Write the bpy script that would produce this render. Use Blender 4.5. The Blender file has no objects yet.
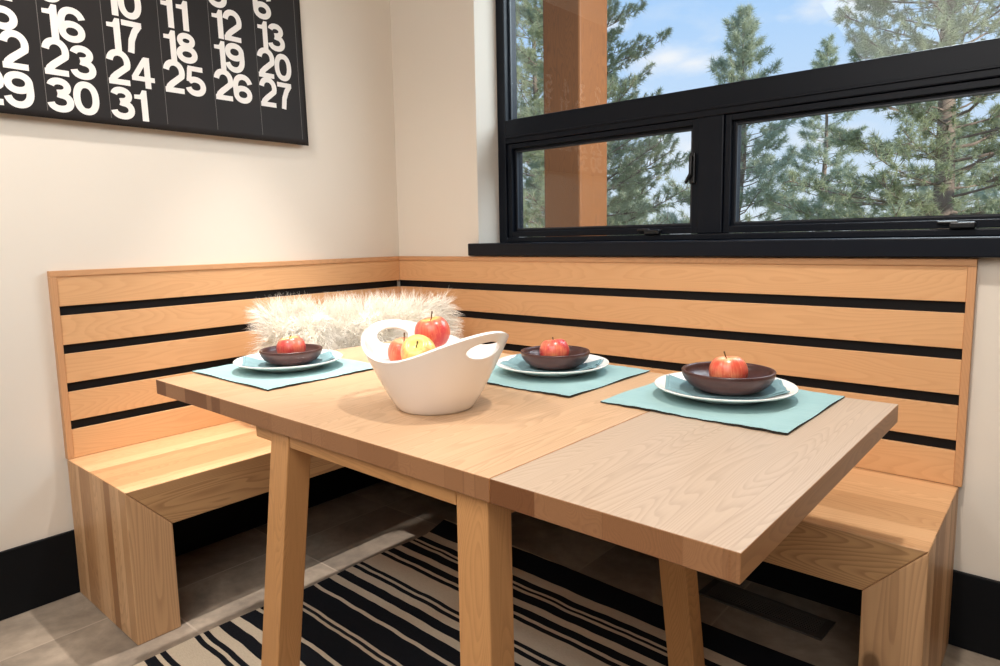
import bpy, bmesh, math, random
import numpy as np
from mathutils import Vector, Matrix
random.seed(7)
rng = np.random.default_rng(11)
SC = bpy.context.scene
COL = SC.collection
PI = math.pi

# ------------------------------------------------------------------ objects
def link_mesh(name, me, mats, parent=None, loc=None):
    o = bpy.data.objects.new(name, me)
    COL.objects.link(o)
    for m in (mats if isinstance(mats, (list, tuple)) else [mats]):
        if m: me.materials.append(m)
    if parent is not None: o.parent = parent
    if loc is not None: o.location = loc
    return o

def from_bm(name, bm, mats, parent=None, loc=None, smooth=False, bevel=0, seg=2, sub=0, angle=None):
    me = bpy.data.meshes.new(name)
    bm.normal_update()
    bm.to_mesh(me); bm.free()
    if smooth:
        for f in me.polygons: f.use_smooth = True
    o = link_mesh(name, me, mats, parent, loc)
    if bevel:
        b = o.modifiers.new('bevel', 'BEVEL'); b.width = bevel; b.segments = seg; b.limit_method = 'ANGLE'; b.angle_limit = 0.6
    if sub:
        s = o.modifiers.new('sub', 'SUBSURF'); s.levels = sub; s.render_levels = sub
    return o

def from_py(name, verts, faces, mats, parent=None, loc=None, smooth=False):
    me = bpy.data.meshes.new(name)
    me.from_pydata([tuple(v) for v in verts], [], [tuple(f) for f in faces])
    me.update()
    if smooth:
        for f in me.polygons: f.use_smooth = True
    return link_mesh(name, me, mats, parent, loc)

def thing(name, label, cat, loc=(0, 0, 0), rz=0, group=None):
    o = bpy.data.objects.new(name, None)
    COL.objects.link(o); o.location = loc; o.rotation_euler = (0, 0, rz)
    o.empty_display_size = .05
    return tag(o, label, cat, group)

def tag(o, label=None, cat=None, group=None, kind=None):
    if label: o['label'] = label
    if cat: o['category'] = cat
    if group: o['group'] = group
    if kind: o['kind'] = kind
    return o

def box(bm, x0, y0, z0, x1, y1, z1, mat=0):
    vs = [bm.verts.new(c) for c in ((x0, y0, z0), (x1, y0, z0), (x1, y1, z0), (x0, y1, z0), (x0, y0, z1), (x1, y0, z1), (x1, y1, z1), (x0, y1, z1))]
    fs = []
    for f in ((0, 3, 2, 1), (4, 5, 6, 7), (0, 1, 5, 4), (1, 2, 6, 5), (2, 3, 7, 6), (3, 0, 4, 7)):
        q = bm.faces.new([vs[i] for i in f]); q.material_index = mat; fs.append(q)
    return fs

def boxobj(name, a, b, mats, parent=None, bevel=0, loc=None):
    bm = bmesh.new(); box(bm, *a, *b)
    return from_bm(name, bm, mats, parent, loc, bevel=bevel)

def prism(bm, pts, d, axis):
    """pts: 2-D profile; axis 0: pts=(y,z) extruded along x d=(x0,x1); axis 1: pts=(x,z) along y."""
    A, B = [], []
    for u, v in pts:
        if axis == 0: A.append(bm.verts.new((d[0], u, v))); B.append(bm.verts.new((d[1], u, v)))
        else: A.append(bm.verts.new((u, d[0], v))); B.append(bm.verts.new((u, d[1], v)))
    n = len(pts)
    bm.faces.new(A); bm.faces.new(B[::-1])
    for i in range(n): bm.faces.new((A[i], B[i], B[(i + 1) % n], A[(i + 1) % n]))
    bmesh.ops.recalc_face_normals(bm, faces=bm.faces)

def lathe(prof, n=64, closed=False):
    V, F = [], []
    m = len(prof)
    for r, z in prof:
        for i in range(n):
            a = 2 * PI * i / n; V.append((r * math.cos(a), r * math.sin(a), z))
    for j in range(m - 1 + (1 if closed else 0)):
        k = (j + 1) % m
        for i in range(n):
            F.append((j * n + i, j * n + (i + 1) % n, k * n + (i + 1) % n, k * n + i))
    if not closed:
        F.append(tuple(range(n))[::-1]); F.append(tuple((m - 1) * n + i for i in range(n)))
    return V, F

def tube_np(pts, rad, n=6):
    V, F = [], []
    pts = [Vector(p) for p in pts]
    for i, p in enumerate(pts):
        t = (pts[min(i + 1, len(pts) - 1)] - pts[max(i - 1, 0)]).normalized()
        u = t.cross(Vector((0, 0, 1)))
        if u.length < .05: u = t.cross(Vector((1, 0, 0)))
        u.normalize(); w = t.cross(u)
        r = rad[i] if hasattr(rad, '__len__') else rad
        for k in range(n):
            a = 2 * PI * k / n
            V.append(p + r * (math.cos(a) * u + math.sin(a) * w))
    for i in range(len(pts) - 1):
        for k in range(n):
            F.append((i * n + k, i * n + (k + 1) % n, (i + 1) * n + (k + 1) % n, (i + 1) * n + k))
    F.append(tuple(range(n))[::-1]); F.append(tuple((len(pts) - 1) * n + k for k in range(n)))
    return V, F

class MB:
    def __init__(s): s.V = []; s.F = []
    def add(s, VF):
        o = len(s.V); s.V += list(VF[0]); s.F += [tuple(i + o for i in f) for f in VF[1]]

# ------------------------------------------------------------------ materials
def lin(c):
    return tuple((x / 255 / 12.92 if x / 255 <= .04045 else ((x / 255 + .055) / 1.055) ** 2.4) for x in c) + (1,)

class G:
    def __init__(s, name):
        s.m = bpy.data.materials.new(name); s.m.use_nodes = True
        s.t = s.m.node_tree; s.b = s.t.nodes['Principled BSDF']; s.out = s.t.nodes['Material Output']
    def n(s, typ, **kw):
        x = s.t.nodes.new(typ)
        for k, v in kw.items():
            if k in x.inputs.keys() if isinstance(k, str) else False: x.inputs[k].default_value = v
            else: setattr(x, k, v)
        return x
    def l(s, a, b): s.t.links.new(a, b)
    def math(s, op, a, b=None, clamp=False):
        x = s.t.nodes.new('ShaderNodeMath'); x.operation = op; x.use_clamp = clamp
        for i, v in enumerate((a, b)):
            if v is None: continue
            if isinstance(v, (int, float)): x.inputs[i].default_value = v
            else: s.l(v, x.inputs[i])
        return x.outputs[0]
    def mix(s, fac, a, b, blend='MIX'):
        x = s.t.nodes.new('ShaderNodeMix'); x.data_type = 'RGBA'; x.blend_type = blend
        for sock, v in ((x.inputs[0], fac), (x.inputs[6], a), (x.inputs[7], b)):
            if isinstance(v, (int, float, tuple)): sock.default_value = v
            else: s.l(v, sock)
        return x.outputs[2]
    def ramp(s, fac, stops, interp='LINEAR'):
        x = s.t.nodes.new('ShaderNodeValToRGB'); cr = x.color_ramp; cr.interpolation = interp
        while len(cr.elements) < len(stops): cr.elements.new(.5)
        for e, (p, c) in zip(cr.elements, stops):
            e.position = p; e.color = c if len(c) == 4 else c + (1,)
        s.l(fac, x.inputs[0]); return x.outputs[0]
    def coord(s, kind='Object'):
        return s.n('ShaderNodeTexCoord').outputs[kind]
    def mapping(s, vec, scale=(1, 1, 1), loc=(0, 0, 0), rot=(0, 0, 0)):
        x = s.t.nodes.new('ShaderNodeMapping'); s.l(vec, x.inputs[0])
        x.inputs['Scale'].default_value = scale; x.inputs['Location'].default_value = loc; x.inputs['Rotation'].default_value = rot
        return x.outputs[0]
    def noise(s, vec, scale, detail=2, rough=.5, dist=0):
        x = s.t.nodes.new('ShaderNodeTexNoise'); x.inputs['Scale'].default_value = scale
        x.inputs['Detail'].default_value = detail; x.inputs['Roughness'].default_value = rough; x.inputs['Distortion'].default_value = dist
        if vec is not None: s.l(vec, x.inputs['Vector'])
        return x.outputs['Fac'], x.outputs['Color']
    def bump(s, h, strength=.2, dist=.01):
        x = s.t.nodes.new('ShaderNodeBump'); x.inputs['Strength'].default_value = strength; x.inputs['Distance'].default_value = dist
        s.l(h, x.inputs['Height']); s.l(x.outputs[0], s.b.inputs['Normal'])
    def set(s, color=None, rough=.5, spec=.5, **kw):
        if color is not None:
            if isinstance(color, tuple): s.b.inputs['Base Color'].default_value = color
            else: s.l(color, s.b.inputs['Base Color'])
        s.b.inputs['Roughness'].default_value = rough; s.b.inputs['Specular IOR Level'].default_value = spec
        for k, v in kw.items(): s.b.inputs[k].default_value = v
        return s.m

def plain(name, rgb, rough=.5, spec=.5, var=.04, scale=8, bump=0, bscale=200, **kw):
    g = G(name); c = lin(rgb)
    f, _ = g.noise(g.coord(), scale, 3)
    col = g.mix(f, tuple(x * (1 - var) for x in c[:3]) + (1,), tuple(min(1, x * (1 + var)) for x in c[:3]) + (1,))
    if bump:
        h, _ = g.noise(g.coord(), bscale, 2); g.bump(h, bump, .002)
    return g.set(col, rough, spec, **kw)

def wood(name, light, dark, grain=0, across=1, strip=0, stripvar=.25, ring=11, ringamt=.45, fibre=.3, rough=.45, warp=.25,
         knots=0, offs=0.0, stretch=.16, spec=.4, tint=None, stripoff=.013):
    """grain: axis index of the grain, across: axis index the rings march over; strip: glue-lam strip width along 'across'."""
    g = G(name)
    oi = g.n('ShaderNodeObjectInfo')
    co = g.coord()
    sep = g.n('ShaderNodeSeparateXYZ'); g.l(co, sep.inputs[0])
    ax = [sep.outputs[i] for i in range(3)]
    rnd = g.math('MULTIPLY', oi.outputs['Random'], 23.0)
    third = 3 - grain - across
    sid = None; tone = None
    if strip:
        # uneven strips: warp the across coordinate a little
        a0 = g.math('ADD', ax[across], stripoff)
        wv = g.math('MULTIPLY', g.math('SINE', g.math('MULTIPLY', a0, 61.0)), strip * .28)
        q = g.math('DIVIDE', g.math('ADD', a0, wv), strip)
        sid = g.math('FLOOR', q)
        fr = g.math('FRACT', q)
        wn = g.n('ShaderNodeTexWhiteNoise', noise_dimensions='1D'); g.l(g.math('ADD', sid, g.math('FLOOR', g.math('MULTIPLY', rnd, 3.0))), wn.inputs['W'])
        tone = wn.outputs['Value']
        shift = g.math('MULTIPLY', tone, 17.0)
    cmb = g.n('ShaderNodeCombineXYZ')
    tot = g.math('ADD', rnd, offs)
    if strip: tot = g.math('ADD', tot, shift)
    ga = g.math('ADD', ax[grain], tot)
    g.l(g.math('MULTIPLY', ga, stretch), cmb.inputs[0])
    g.l(g.math('ADD', ax[across], g.math('MULTIPLY', tot, .37)), cmb.inputs[1])
    g.l(g.math('ADD', ax[third], g.math('MULTIPLY', tot, .21)), cmb.inputs[2])
    v = cmb.outputs[0]
    n1, _ = g.noise(v, 5.5, 2, .5)
    n2, _ = g.noise(v, 26, 3, .55)
    base = g.math('ADD', g.math('MULTIPLY', ax[across], ring * 2.0), g.math('MULTIPLY', ax[third], ring * 1.3))
    ph = g.math('ADD', g.math('ADD', base, g.math('MULTIPLY', n1, ring * 5.0 * warp * 4)), g.math('MULTIPLY', n2, .8))
    saw = g.math('FRACT', ph)
    rr = g.math('POWER', saw, 2.2)
    soft = g.math('SUBTRACT', 1.0, g.math('POWER', saw, 14.0))
    rr = g.math('MULTIPLY', rr, soft)
    # fibres
    cmb2 = g.n('ShaderNodeCombineXYZ')
    g.l(g.math('MULTIPLY', ga, 3.0), cmb2.inputs[0]); g.l(g.math('MULTIPLY', ax[across], 120.0), cmb2.inputs[1]); g.l(g.math('MULTIPLY', ax[third], 120.0), cmb2.inputs[2])
    fb, _ = g.noise(cmb2.outputs[0], 1.6, 3, .6)
    L, D = lin(light), lin(dark)
    fac = g.math('ADD', g.math('MULTIPLY', rr, ringamt), g.math('MULTIPLY', g.math('SUBTRACT', fb, .5), fibre), clamp=True)
    col = g.mix(fac, L, D)
    big, _ = g.noise(v, 2.2, 2)
    col = g.mix(g.math('MULTIPLY', big, .22), col, D)
    if strip:
        tcol = g.ramp(tone, [(0, (1 - stripvar, 1 - stripvar * 1.25, 1 - stripvar * 1.45)), (.35, (1 - stripvar * .2, 1 - stripvar * .3, 1 - stripvar * .4)), (.65, (1, 1, 1)), (1, (1 + stripvar * .35, 1 + stripvar * .45, 1 + stripvar * .55))])
        col = g.mix(1.0, col, tcol, 'MULTIPLY')
        edge = g.math('LESS_THAN', fr, .03)
        col = g.mix(g.math('MULTIPLY', edge, .22), col, D)
    if knots:
        vo = g.n('ShaderNodeTexVoronoi'); vo.inputs['Scale'].default_value = knots; vo.inputs['Randomness'].default_value = 1.0
        g.l(g.mapping(co, tuple(.55 if i == grain else 1 for i in range(3)), (3.1, .7, 1.9)), vo.inputs['Vector'])
        kd = vo.outputs['Distance']
        k = g.ramp(kd, [(0, (.85, .85, .85)), (.07, (.75, .75, .75)), (.1, (.15, .15, .15)), (.17, (0, 0, 0))])
        sel = g.n('ShaderNodeSeparateColor'); g.l(vo.outputs['Color'], sel.inputs[0])
        k = g.math('MULTIPLY', k, g.math('GREATER_THAN', sel.outputs[0], .42))
        col = g.mix(k, col, tuple(x * .35 for x in D[:3]) + (1,))
    g.bump(g.math('ADD', g.math('MULTIPLY', rr, .4), fb), .06, .001)
    return g.set(col, rough, spec)

M = {}
# benches (fir): grain along y for the left one, x for the right one, z for the end legs
FL, FD = (226, 184, 138), (176, 118, 76)
M['bench_y'] = wood('fir_along_y', FL, FD, 1, 0, .05, .36, ring=14, ringamt=.4, knots=3.0)
M['bench_x'] = wood('fir_along_x', FL, FD, 0, 1, .05, .36, ring=14, ringamt=.4, knots=3.0, stripoff=.021)
M['leg_zx'] = wood('fir_upright_left', (214, 172, 128), (146, 102, 68), 2, 0, .040, .5, ring=14, ringamt=.45, knots=5.0)
M['leg_zy'] = wood('fir_upright_right', (214, 172, 128), (146, 102, 68), 2, 1, .040, .5, ring=14, ringamt=.45, knots=5.0, stripoff=.021)
M['apron_y'] = wood('fir_front_left', (206, 164, 116), (128, 84, 52), 1, 2, 0, ring=20, ringamt=.7, warp=.16, stretch=.09, knots=2.5)
M['apron_x'] = wood('fir_front_right', (206, 164, 116), (128, 84, 52), 0, 2, 0, ring=20, ringamt=.7, warp=.16, stretch=.09, knots=2.5)
M['legf_x'] = wood('fir_leg_front_right', (214, 172, 128), (148, 104, 70), 2, 0, 0, ring=15, ringamt=.5, warp=.18, stretch=.08, knots=4.5)
M['legf_y'] = wood('fir_leg_front_left', (214, 172, 128), (148, 104, 70), 2, 1, 0, ring=15, ringamt=.5, warp=.18, stretch=.08, knots=4.5)
SL, SD = (222, 174, 126), (190, 134, 88)
M['slat_y'] = wood('cedar_slat_along_y', SL, SD, 1, 2, 0, ring=9, ringamt=.35, fibre=.3, rough=.4)
M['slat_x'] = wood('cedar_slat_along_x', SL, SD, 0, 2, 0, ring=9, ringamt=.35, fibre=.3, rough=.4)
TR = (206, 156, 112), (166, 114, 74)
M['trim_z'] = wood('cedar_trim_upright', *TR, 2, 0, 0, ring=12, ringamt=.3, rough=.45)
M['trim_y'] = wood('cedar_trim_along_y', *TR, 1, 2, 0, ring=12, ringamt=.3, rough=.45)
M['trim_x'] = wood('cedar_trim_along_x', *TR, 0, 2, 0, ring=12, ringamt=.3, rough=.45)
# table (oak)
OL, OD = (200, 165, 130), (146, 108, 76)
M['oak_top'] = wood('oak_top_planks', OL, OD, 1, 0, .135, .10, ring=17, ringamt=.5, fibre=.42, rough=.36, warp=.22, stretch=.11, stripoff=.35)
M['oak_leaf'] = wood('oak_leaf_planks', (186, 164, 142), (130, 106, 84), 1, 0, .20, .06, ring=17, ringamt=.4, fibre=.42, rough=.36, warp=.24, stretch=.12, stripoff=.02)
M['oak_end'] = wood('oak_end_grain', (154, 108, 72), (100, 66, 42), 1, 0, .135, .5, ring=30, ringamt=.35, fibre=.3, rough=.5, warp=.2, stripoff=.35)
M['oak_side'] = wood('oak_long_edge', (190, 138, 90), (140, 92, 54), 1, 2, 0, ring=14, ringamt=.4, rough=.42)
M['oak_leg'] = wood('oak_leg', (206, 152, 98), (146, 98, 56), 2, 0, 0, ring=20, ringamt=.4, fibre=.45, rough=.42)
M['oak_rail'] = wood('oak_rail', (206, 152, 98), (146, 98, 56), 0, 2, 0, ring=18, ringamt=.4, fibre=.4, rough=.42)
M['oak_cross'] = wood('oak_cross_rail', (206, 152, 98), (146, 98, 56), 1, 2, 0, ring=18, ringamt=.4, fibre=.4, rough=.42)
M['post'] = wood('timber_post', (124, 74, 32), (66, 36, 12), 2, 0, 0, ring=10, ringamt=.5, fibre=.5, rough=.7, knots=1.6)
M['wall'] = plain('warm_white_paint', (226, 217, 204), .8, .2, .012, 3, bump=.05, bscale=160)
M['far_wall'] = plain('opposite_walls_low_bounce', (132, 122, 112), .85, .2, .02)  # unseen walls, coloured dark to cut bounce light under the table
M['ceiling'] = plain('ceiling_paint', (238, 234, 228), .85, .2, .01)
M['black'] = plain('black_satin_paint', (15, 17, 20), .5, .15, .1, 6)
M['backing'] = plain('black_backing', (12, 13, 16), .6, .25, .1, 6)
M['frame'] = plain('dark_window_frame', (13, 18, 27), .4, .2, .08, 5)
M['metal'] = plain('dark_handle_metal', (16, 17, 20), .35, .5, .05)
M['gasket'] = plain('window_gasket', (34, 38, 46), .4, .5, .05)
M['vent'] = plain('dark_vent_metal', (74, 68, 64), .45, .5, .08)
M['white'] = plain('white_glaze', (240, 236, 232), .12, .5, .01)
M['plate'] = plain('plate_glaze', (240, 238, 234), .12, .5, .01)
M['stem'] = plain('apple_stem', (92, 66, 40), .7, .2, .2, 60)
M['hill'] = plain('dry_grass_ground', (128, 130, 100), .95, .1, .3, 1)
M['bark'] = plain('pine_bark', (150, 132, 120), .95, .1, .35, 9, bump=.6, bscale=30)  # bark paled for haze, like the needles

def needles(name, a, b):
    g = G(name)
    f, _ = g.noise(g.coord(), 1.6, 3)
    col = g.mix(f, lin(a), lin(b))
    g.t.nodes.remove(g.b)
    df = g.n('ShaderNodeBsdfDiffuse'); tl = g.n('ShaderNodeBsdfTranslucent'); mx = g.n('ShaderNodeMixShader')
    g.l(col, df.inputs[0]); g.l(col, tl.inputs[0]); mx.inputs[0].default_value = .45
    g.l(df.outputs[0], mx.inputs[1]); g.l(tl.outputs[0], mx.inputs[2]); g.l(mx.outputs[0], g.out.inputs[0])
    return g.m
M['needle_a'] = needles('pine_needles_near_hazed', (166, 174, 138), (216, 218, 186))  # needle colours paled to stand in for haze, the far ones more
M['needle_b'] = needles('pine_needles_far_hazed', (188, 196, 170), (220, 224, 202))

def m_bowlwood():
    g = G('dark_walnut_bowl')
    v = g.mapping(g.coord(), (5, 60, 60))
    f, _ = g.noise(v, 1.5, 4, .6)
    col = g.mix(f, lin((40, 22, 22)), lin((84, 50, 46)))
    return g.set(col, .33, .5)
M['walnut'] = m_bowlwood()

def m_floor():
    g = G('stone_floor_tile')
    co = g.coord(); sep = g.n('ShaderNodeSeparateXYZ'); g.l(co, sep.inputs[0])
    T = .4765
    def line(o, off):
        f = g.math('FRACT', g.math('ADD', g.math('DIVIDE', g.math('SUBTRACT', o, off), T), 40.0))
        d = g.math('MINIMUM', f, g.math('SUBTRACT', 1.0, f))
        return g.math('LESS_THAN', d, .006), g.math('FLOOR', g.math('ADD', g.math('DIVIDE', g.math('SUBTRACT', o, off), T), 40.0))
    gx, ix = line(sep.outputs[0], .25); gy, iy = line(sep.outputs[1], -.345)
    grout = g.math('MAXIMUM', gx, gy)
    cm = g.n('ShaderNodeCombineXYZ'); g.l(ix, cm.inputs[0]); g.l(iy, cm.inputs[1])
    wn = g.n('ShaderNodeTexWhiteNoise', noise_dimensions='3D'); g.l(cm.outputs[0], wn.inputs['Vector'])
    off = g.n('ShaderNodeVectorMath', operation='SCALE'); g.l(wn.outputs['Color'], off.inputs[0]); off.inputs['Scale'].default_value = 9
    ad = g.n('ShaderNodeVectorMath', operation='ADD'); g.l(co, ad.inputs[0]); g.l(off.outputs[0], ad.inputs[1])
    n1, _ = g.noise(ad.outputs[0], 3.5, 6, .62, .6)
    n2, _ = g.noise(ad.outputs[0], 22, 4, .6)
    f = g.math('ADD', g.math('MULTIPLY', n1, .75), g.math('MULTIPLY', n2, .25))
    col = g.ramp(f, [(.3, lin((96, 87, 78))[:3]), (.5, lin((142, 129, 114))[:3]), (.7, lin((182, 166, 147))[:3])])
    col = g.mix(g.math('MULTIPLY', wn.outputs['Value'], .2), col, lin((112, 102, 92)))
    col = g.mix(grout, col, lin((166, 152, 136)))
    g.bump(g.math('SUBTRACT', f, grout), .15, .003)
    return g.set(col, .5, .4)
M['floor'] = m_floor()

RUG = [(0, .117), (.16, .187), (.198, .209), (.222, .26), (.29, .321), (.334, .351), (.43, .445), (.456, .472), (.503, .54), (.57, .62), (.633, .71), (.72, .7255)]
RUGL = 1.451
def m_rug():
    g = G('striped_flatweave')
    co = g.coord(); sep = g.n('ShaderNodeSeparateXYZ'); g.l(co, sep.inputs[0])
    wob, _ = g.noise(g.mapping(co, (3, 1.5, 1)), 2.0, 2)
    v = g.math('ADD', g.math('MULTIPLY', sep.outputs[1], -1.0), g.math('MULTIPLY', g.math('SUBTRACT', wob, .5), .02))
    mask = None
    bars = RUG + [(RUGL - b, RUGL - a) for a, b in RUG]
    for a, b in bars:
        k = g.math('MULTIPLY', g.math('GREATER_THAN', v, a), g.math('LESS_THAN', v, b))
        mask = k if mask is None else g.math('MAXIMUM', mask, k)
    weave, _ = g.noise(g.mapping(co, (90, 420, 1)), 1.0, 2)
    white = g.mix(weave, lin((186, 170, 148)), lin((216, 202, 180)))
    blk = g.mix(weave, lin((14, 16, 20)), lin((32, 34, 40)))
    g.bump(weave, .5, .003)
    return g.set(g.mix(mask, white, blk), .95, .1)
M['rug'] = m_rug()

def m_mat():
    g = G('teal_ribbed_cotton')
    co = g.coord(); sep = g.n('ShaderNodeSeparateXYZ'); g.l(co, sep.inputs[0])
    rib = g.math('SINE', g.math('MULTIPLY', sep.outputs[0], 2 * PI / .0045))
    n, _ = g.noise(g.mapping(co, (14, 300, 1)), 1.0, 3)
    n2, _ = g.noise(co, 9, 2)
    f = g.math('ADD', g.math('MULTIPLY', n, .7), g.math('MULTIPLY', n2, .3))
    col = g.mix(f, lin((124, 160, 163)), lin((162, 189, 188)))
    g.bump(rib, .25, .0012)
    return g.set(col, .9, .15)
M['mat'] = m_mat()
M['matside'] = plain('mat_underside_edge_shade', (52, 50, 46), .9, .1, .3, 120)  # edge shadow and dark underside of the mats, put into one dark colour
M['napkin'] = plain('teal_linen', (124, 154, 160), .92, .15, .14, 60, bump=.3, bscale=600)
M['napkin_dark'] = plain('napkin_edge', (62, 96, 100), .92, .15, .1)
M['fur_base'] = plain('fur_base', (246, 238, 222), .95, .1, .1)

def m_fur():
    g = G('cream_long_fur')
    f, _ = g.noise(g.coord(), 30, 2)
    col = g.mix(f, lin((250, 242, 226)), lin((255, 253, 248)))
    m = g.set(col, .75, .25)
    g.b.inputs['Sheen Weight'].default_value = .2
    return m
M['fur'] = m_fur()

def m_apple(name, red, mid, yel, amount, squash=0):
    g = G(name)
    co = g.coord(); sep = g.n('ShaderNodeSeparateXYZ'); g.l(co, sep.inputs[0])
    oi = g.n('ShaderNodeObjectInfo')
    an = g.math('ARCTAN2', sep.outputs[1], sep.outputs[0])
    cm = g.n('ShaderNodeCombineXYZ'); g.l(g.math('MULTIPLY', an, 7.0), cm.inputs[0]); g.l(g.math('MULTIPLY', sep.outputs[2], 14.0), cm.inputs[1]); g.l(g.math('MULTIPLY', oi.outputs['Random'], 30), cm.inputs[2])
    st, _ = g.noise(cm.outputs[0], 1.6, 4, .65)
    ad = g.n('ShaderNodeVectorMath', operation='ADD'); g.l(co, ad.inputs[0]); g.l(oi.outputs['Random'], ad.inputs[1])
    big, _ = g.noise(ad.outputs[0], 26, 2)
    r = g.math('SQRT', g.math('ADD', g.math('MULTIPLY', sep.outputs[0], sep.outputs[0]), g.math('MULTIPLY', sep.outputs[1], sep.outputs[1])))
    top = g.math('MULTIPLY', g.math('GREATER_THAN', sep.outputs[2], .0), g.math('SUBTRACT', 1.0, g.math('DIVIDE', r, .03), clamp=True))
    f = g.math('ADD', g.math('ADD', g.math('MULTIPLY', st, .5), g.math('MULTIPLY', big, .8)), amount)
    f = g.math('SUBTRACT', f, g.math('MULTIPLY', top, .55), clamp=True)
    col = g.ramp(f, [(.25, lin(yel)[:3]), (.48, lin(mid)[:3]), (.7, lin(red)[:3])])
    dots = g.n('ShaderNodeTexVoronoi'); dots.inputs['Scale'].default_value = 170; g.l(co, dots.inputs['Vector'])
    dm = g.math('MULTIPLY', g.math('LESS_THAN', dots.outputs['Distance'], .13), .35)
    col = g.mix(dm, col, lin((240, 205, 150)))
    return g.set(col, .28, .5)
M['apple_red'] = m_apple('apple_skin_red', (200, 66, 66), (224, 122, 92), (242, 204, 122), -.04)
M['apple_peach'] = m_apple('apple_skin_peach', (212, 86, 66), (234, 142, 104), (246, 206, 156), -.03)
M['apple_yellow'] = m_apple('apple_skin_yellow', (222, 106, 80), (236, 190, 110), (230, 212, 130), -.16)

def m_glass():
    g = G('window_glass')
    t = g.t; t.nodes.remove(g.b)
    tr = g.n('ShaderNodeBsdfTransparent'); tr.inputs[0].default_value = (.97, .985, .98, 1)
    gl = g.n('ShaderNodeBsdfGlossy'); gl.inputs['Roughness'].default_value = 0.0
    fr = g.n('ShaderNodeFresnel'); fr.inputs[0].default_value = 1.45
    mx = g.n('ShaderNodeMixShader'); g.l(g.math('MULTIPLY', fr.outputs[0], .4), mx.inputs[0]); g.l(tr.outputs[0], mx.inputs[1]); g.l(gl.outputs[0], mx.inputs[2])
    g.l(mx.outputs[0], g.out.inputs[0])
    return g.m
M['glass'] = m_glass()

def m_calendar():
    g = G('calendar_black_ink')
    f, _ = g.noise(g.coord(), 2.5, 2)
    return g.set(g.mix(f, lin((38, 36, 36)), lin((50, 46, 45))), .6, .15)
M['cal'] = m_calendar()
M['cal_white'] = plain('calendar_white_print', (236, 230, 224), .55, .3, .01)
M['cal_line'] = plain('calendar_perforation', (118, 114, 110), .6, .3, .02)

# ------------------------------------------------------------------ camera  (fitted to the photograph)
CAM = (2.4053, -2.1043, 1.1258)
YAW, PITCH, ROLL, FPX = .7148, -.1223, -.0192, 668.62
PXC, PYC = 493.26, 320.36
fwd = Vector((-math.sin(YAW) * math.cos(PITCH), math.cos(YAW) * math.cos(PITCH), math.sin(PITCH)))
right = Vector((math.cos(YAW), math.sin(YAW), 0)); up = right.cross(fwd)
r2 = math.cos(ROLL) * right + math.sin(ROLL) * up
u2 = -math.sin(ROLL) * right + math.cos(ROLL) * up
cd = bpy.data.cameras.new('camera'); cam = bpy.data.objects.new('camera', cd); COL.objects.link(cam)
mw = Matrix.Identity(4)
for i in range(3): mw[i][0] = r2[i]; mw[i][1] = u2[i]; mw[i][2] = -fwd[i]; mw[i][3] = CAM[i]
cam.matrix_world = mw
cd.sensor_width = 36; cd.lens = FPX * 36 / 1000
cd.shift_x = (500 - PXC) / 1000; cd.shift_y = (PYC - 333) / 1000
cd.clip_start = .05; cd.clip_end = 400
SC.camera = cam

# ------------------------------------------------------------------ room shell
XR, YF, ZC = 4.4, -4.9, 2.75
WX0, WX1, WZ0, WZ1 = .5066, 2.395, 1.07, 2.36     # window opening
WT = .24
tag(boxobj('floor', (-.2, YF - .2, -.12), (XR + .2, .24, 0), M['floor']), kind='structure')
tag(boxobj('ceiling', (-.2, YF - .2, ZC), (XR + .2, .24, ZC + .15), M['ceiling']), kind='structure')
tag(boxobj('wall_left', (-.2, YF, 0), (0, WT, ZC), M['wall']), kind='structure')
tag(boxobj('wall_right', (XR, YF, 0), (XR + .2, WT, ZC), M['far_wall']), kind='structure')
tag(boxobj('wall_front', (-.2, YF - .2, 0), (XR + .2, YF, ZC), M['far_wall']), kind='structure')
bm = bmesh.new()
box(bm, 0, 0, 0, WX0, WT, ZC); box(bm, WX1, 0, 0, XR, WT, ZC)
box(bm, WX0, 0, 0, WX1, WT, WZ0); box(bm, WX0, 0, WZ1, WX1, WT, ZC)
tag(from_bm('wall_back', bm, M['wall']), kind='structure')
BH = .2115
tag(boxobj('baseboard_left', (0.0005, YF, 0.0005), (.0135, -.0005, BH), M['black'], bevel=.002), kind='structure')
tag(boxobj('baseboard_back', (.0135, -.0135, 0.0005), (XR, -.0005, BH), M['black'], bevel=.002), kind='structure')

# ------------------------------------------------------------------ window
win = thing('window_1', None, None, (0, 0, 0)); win['kind'] = 'structure'
GY = .1632; FY = .1337
def ring(bm, x0, z0, x1, z1, w, y0, y1, wt=None, wb=None):
    wt = w if wt is None else wt; wb = w if wb is None else wb
    box(bm, x0, y0, z0, x0 + w, y1, z1); box(bm, x1 - w, y0, z0, x1, y1, z1)
    box(bm, x0 + w, y0, z1 - wt, x1 - w, y1, z1); box(bm, x0 + w, y0, z0, x1 - w, y1, z0 + wb)
# outer frame with transom and mullion
bm = bmesh.new()
SZ1 = 1.1055
ring(bm, WX0, SZ1, WX1, WZ1, .0440, FY, FY + .085, wb=.022)
box(bm, WX0 + .0440, FY, 1.520, WX1 - .0440, FY + .085, 1.6185)          # transom
box(bm, 1.405, FY, SZ1 + .022, 1.495, FY + .085, 1.520)                 # mullion
from_bm('window_frame', bm, M['frame'], win, bevel=.004)
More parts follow.
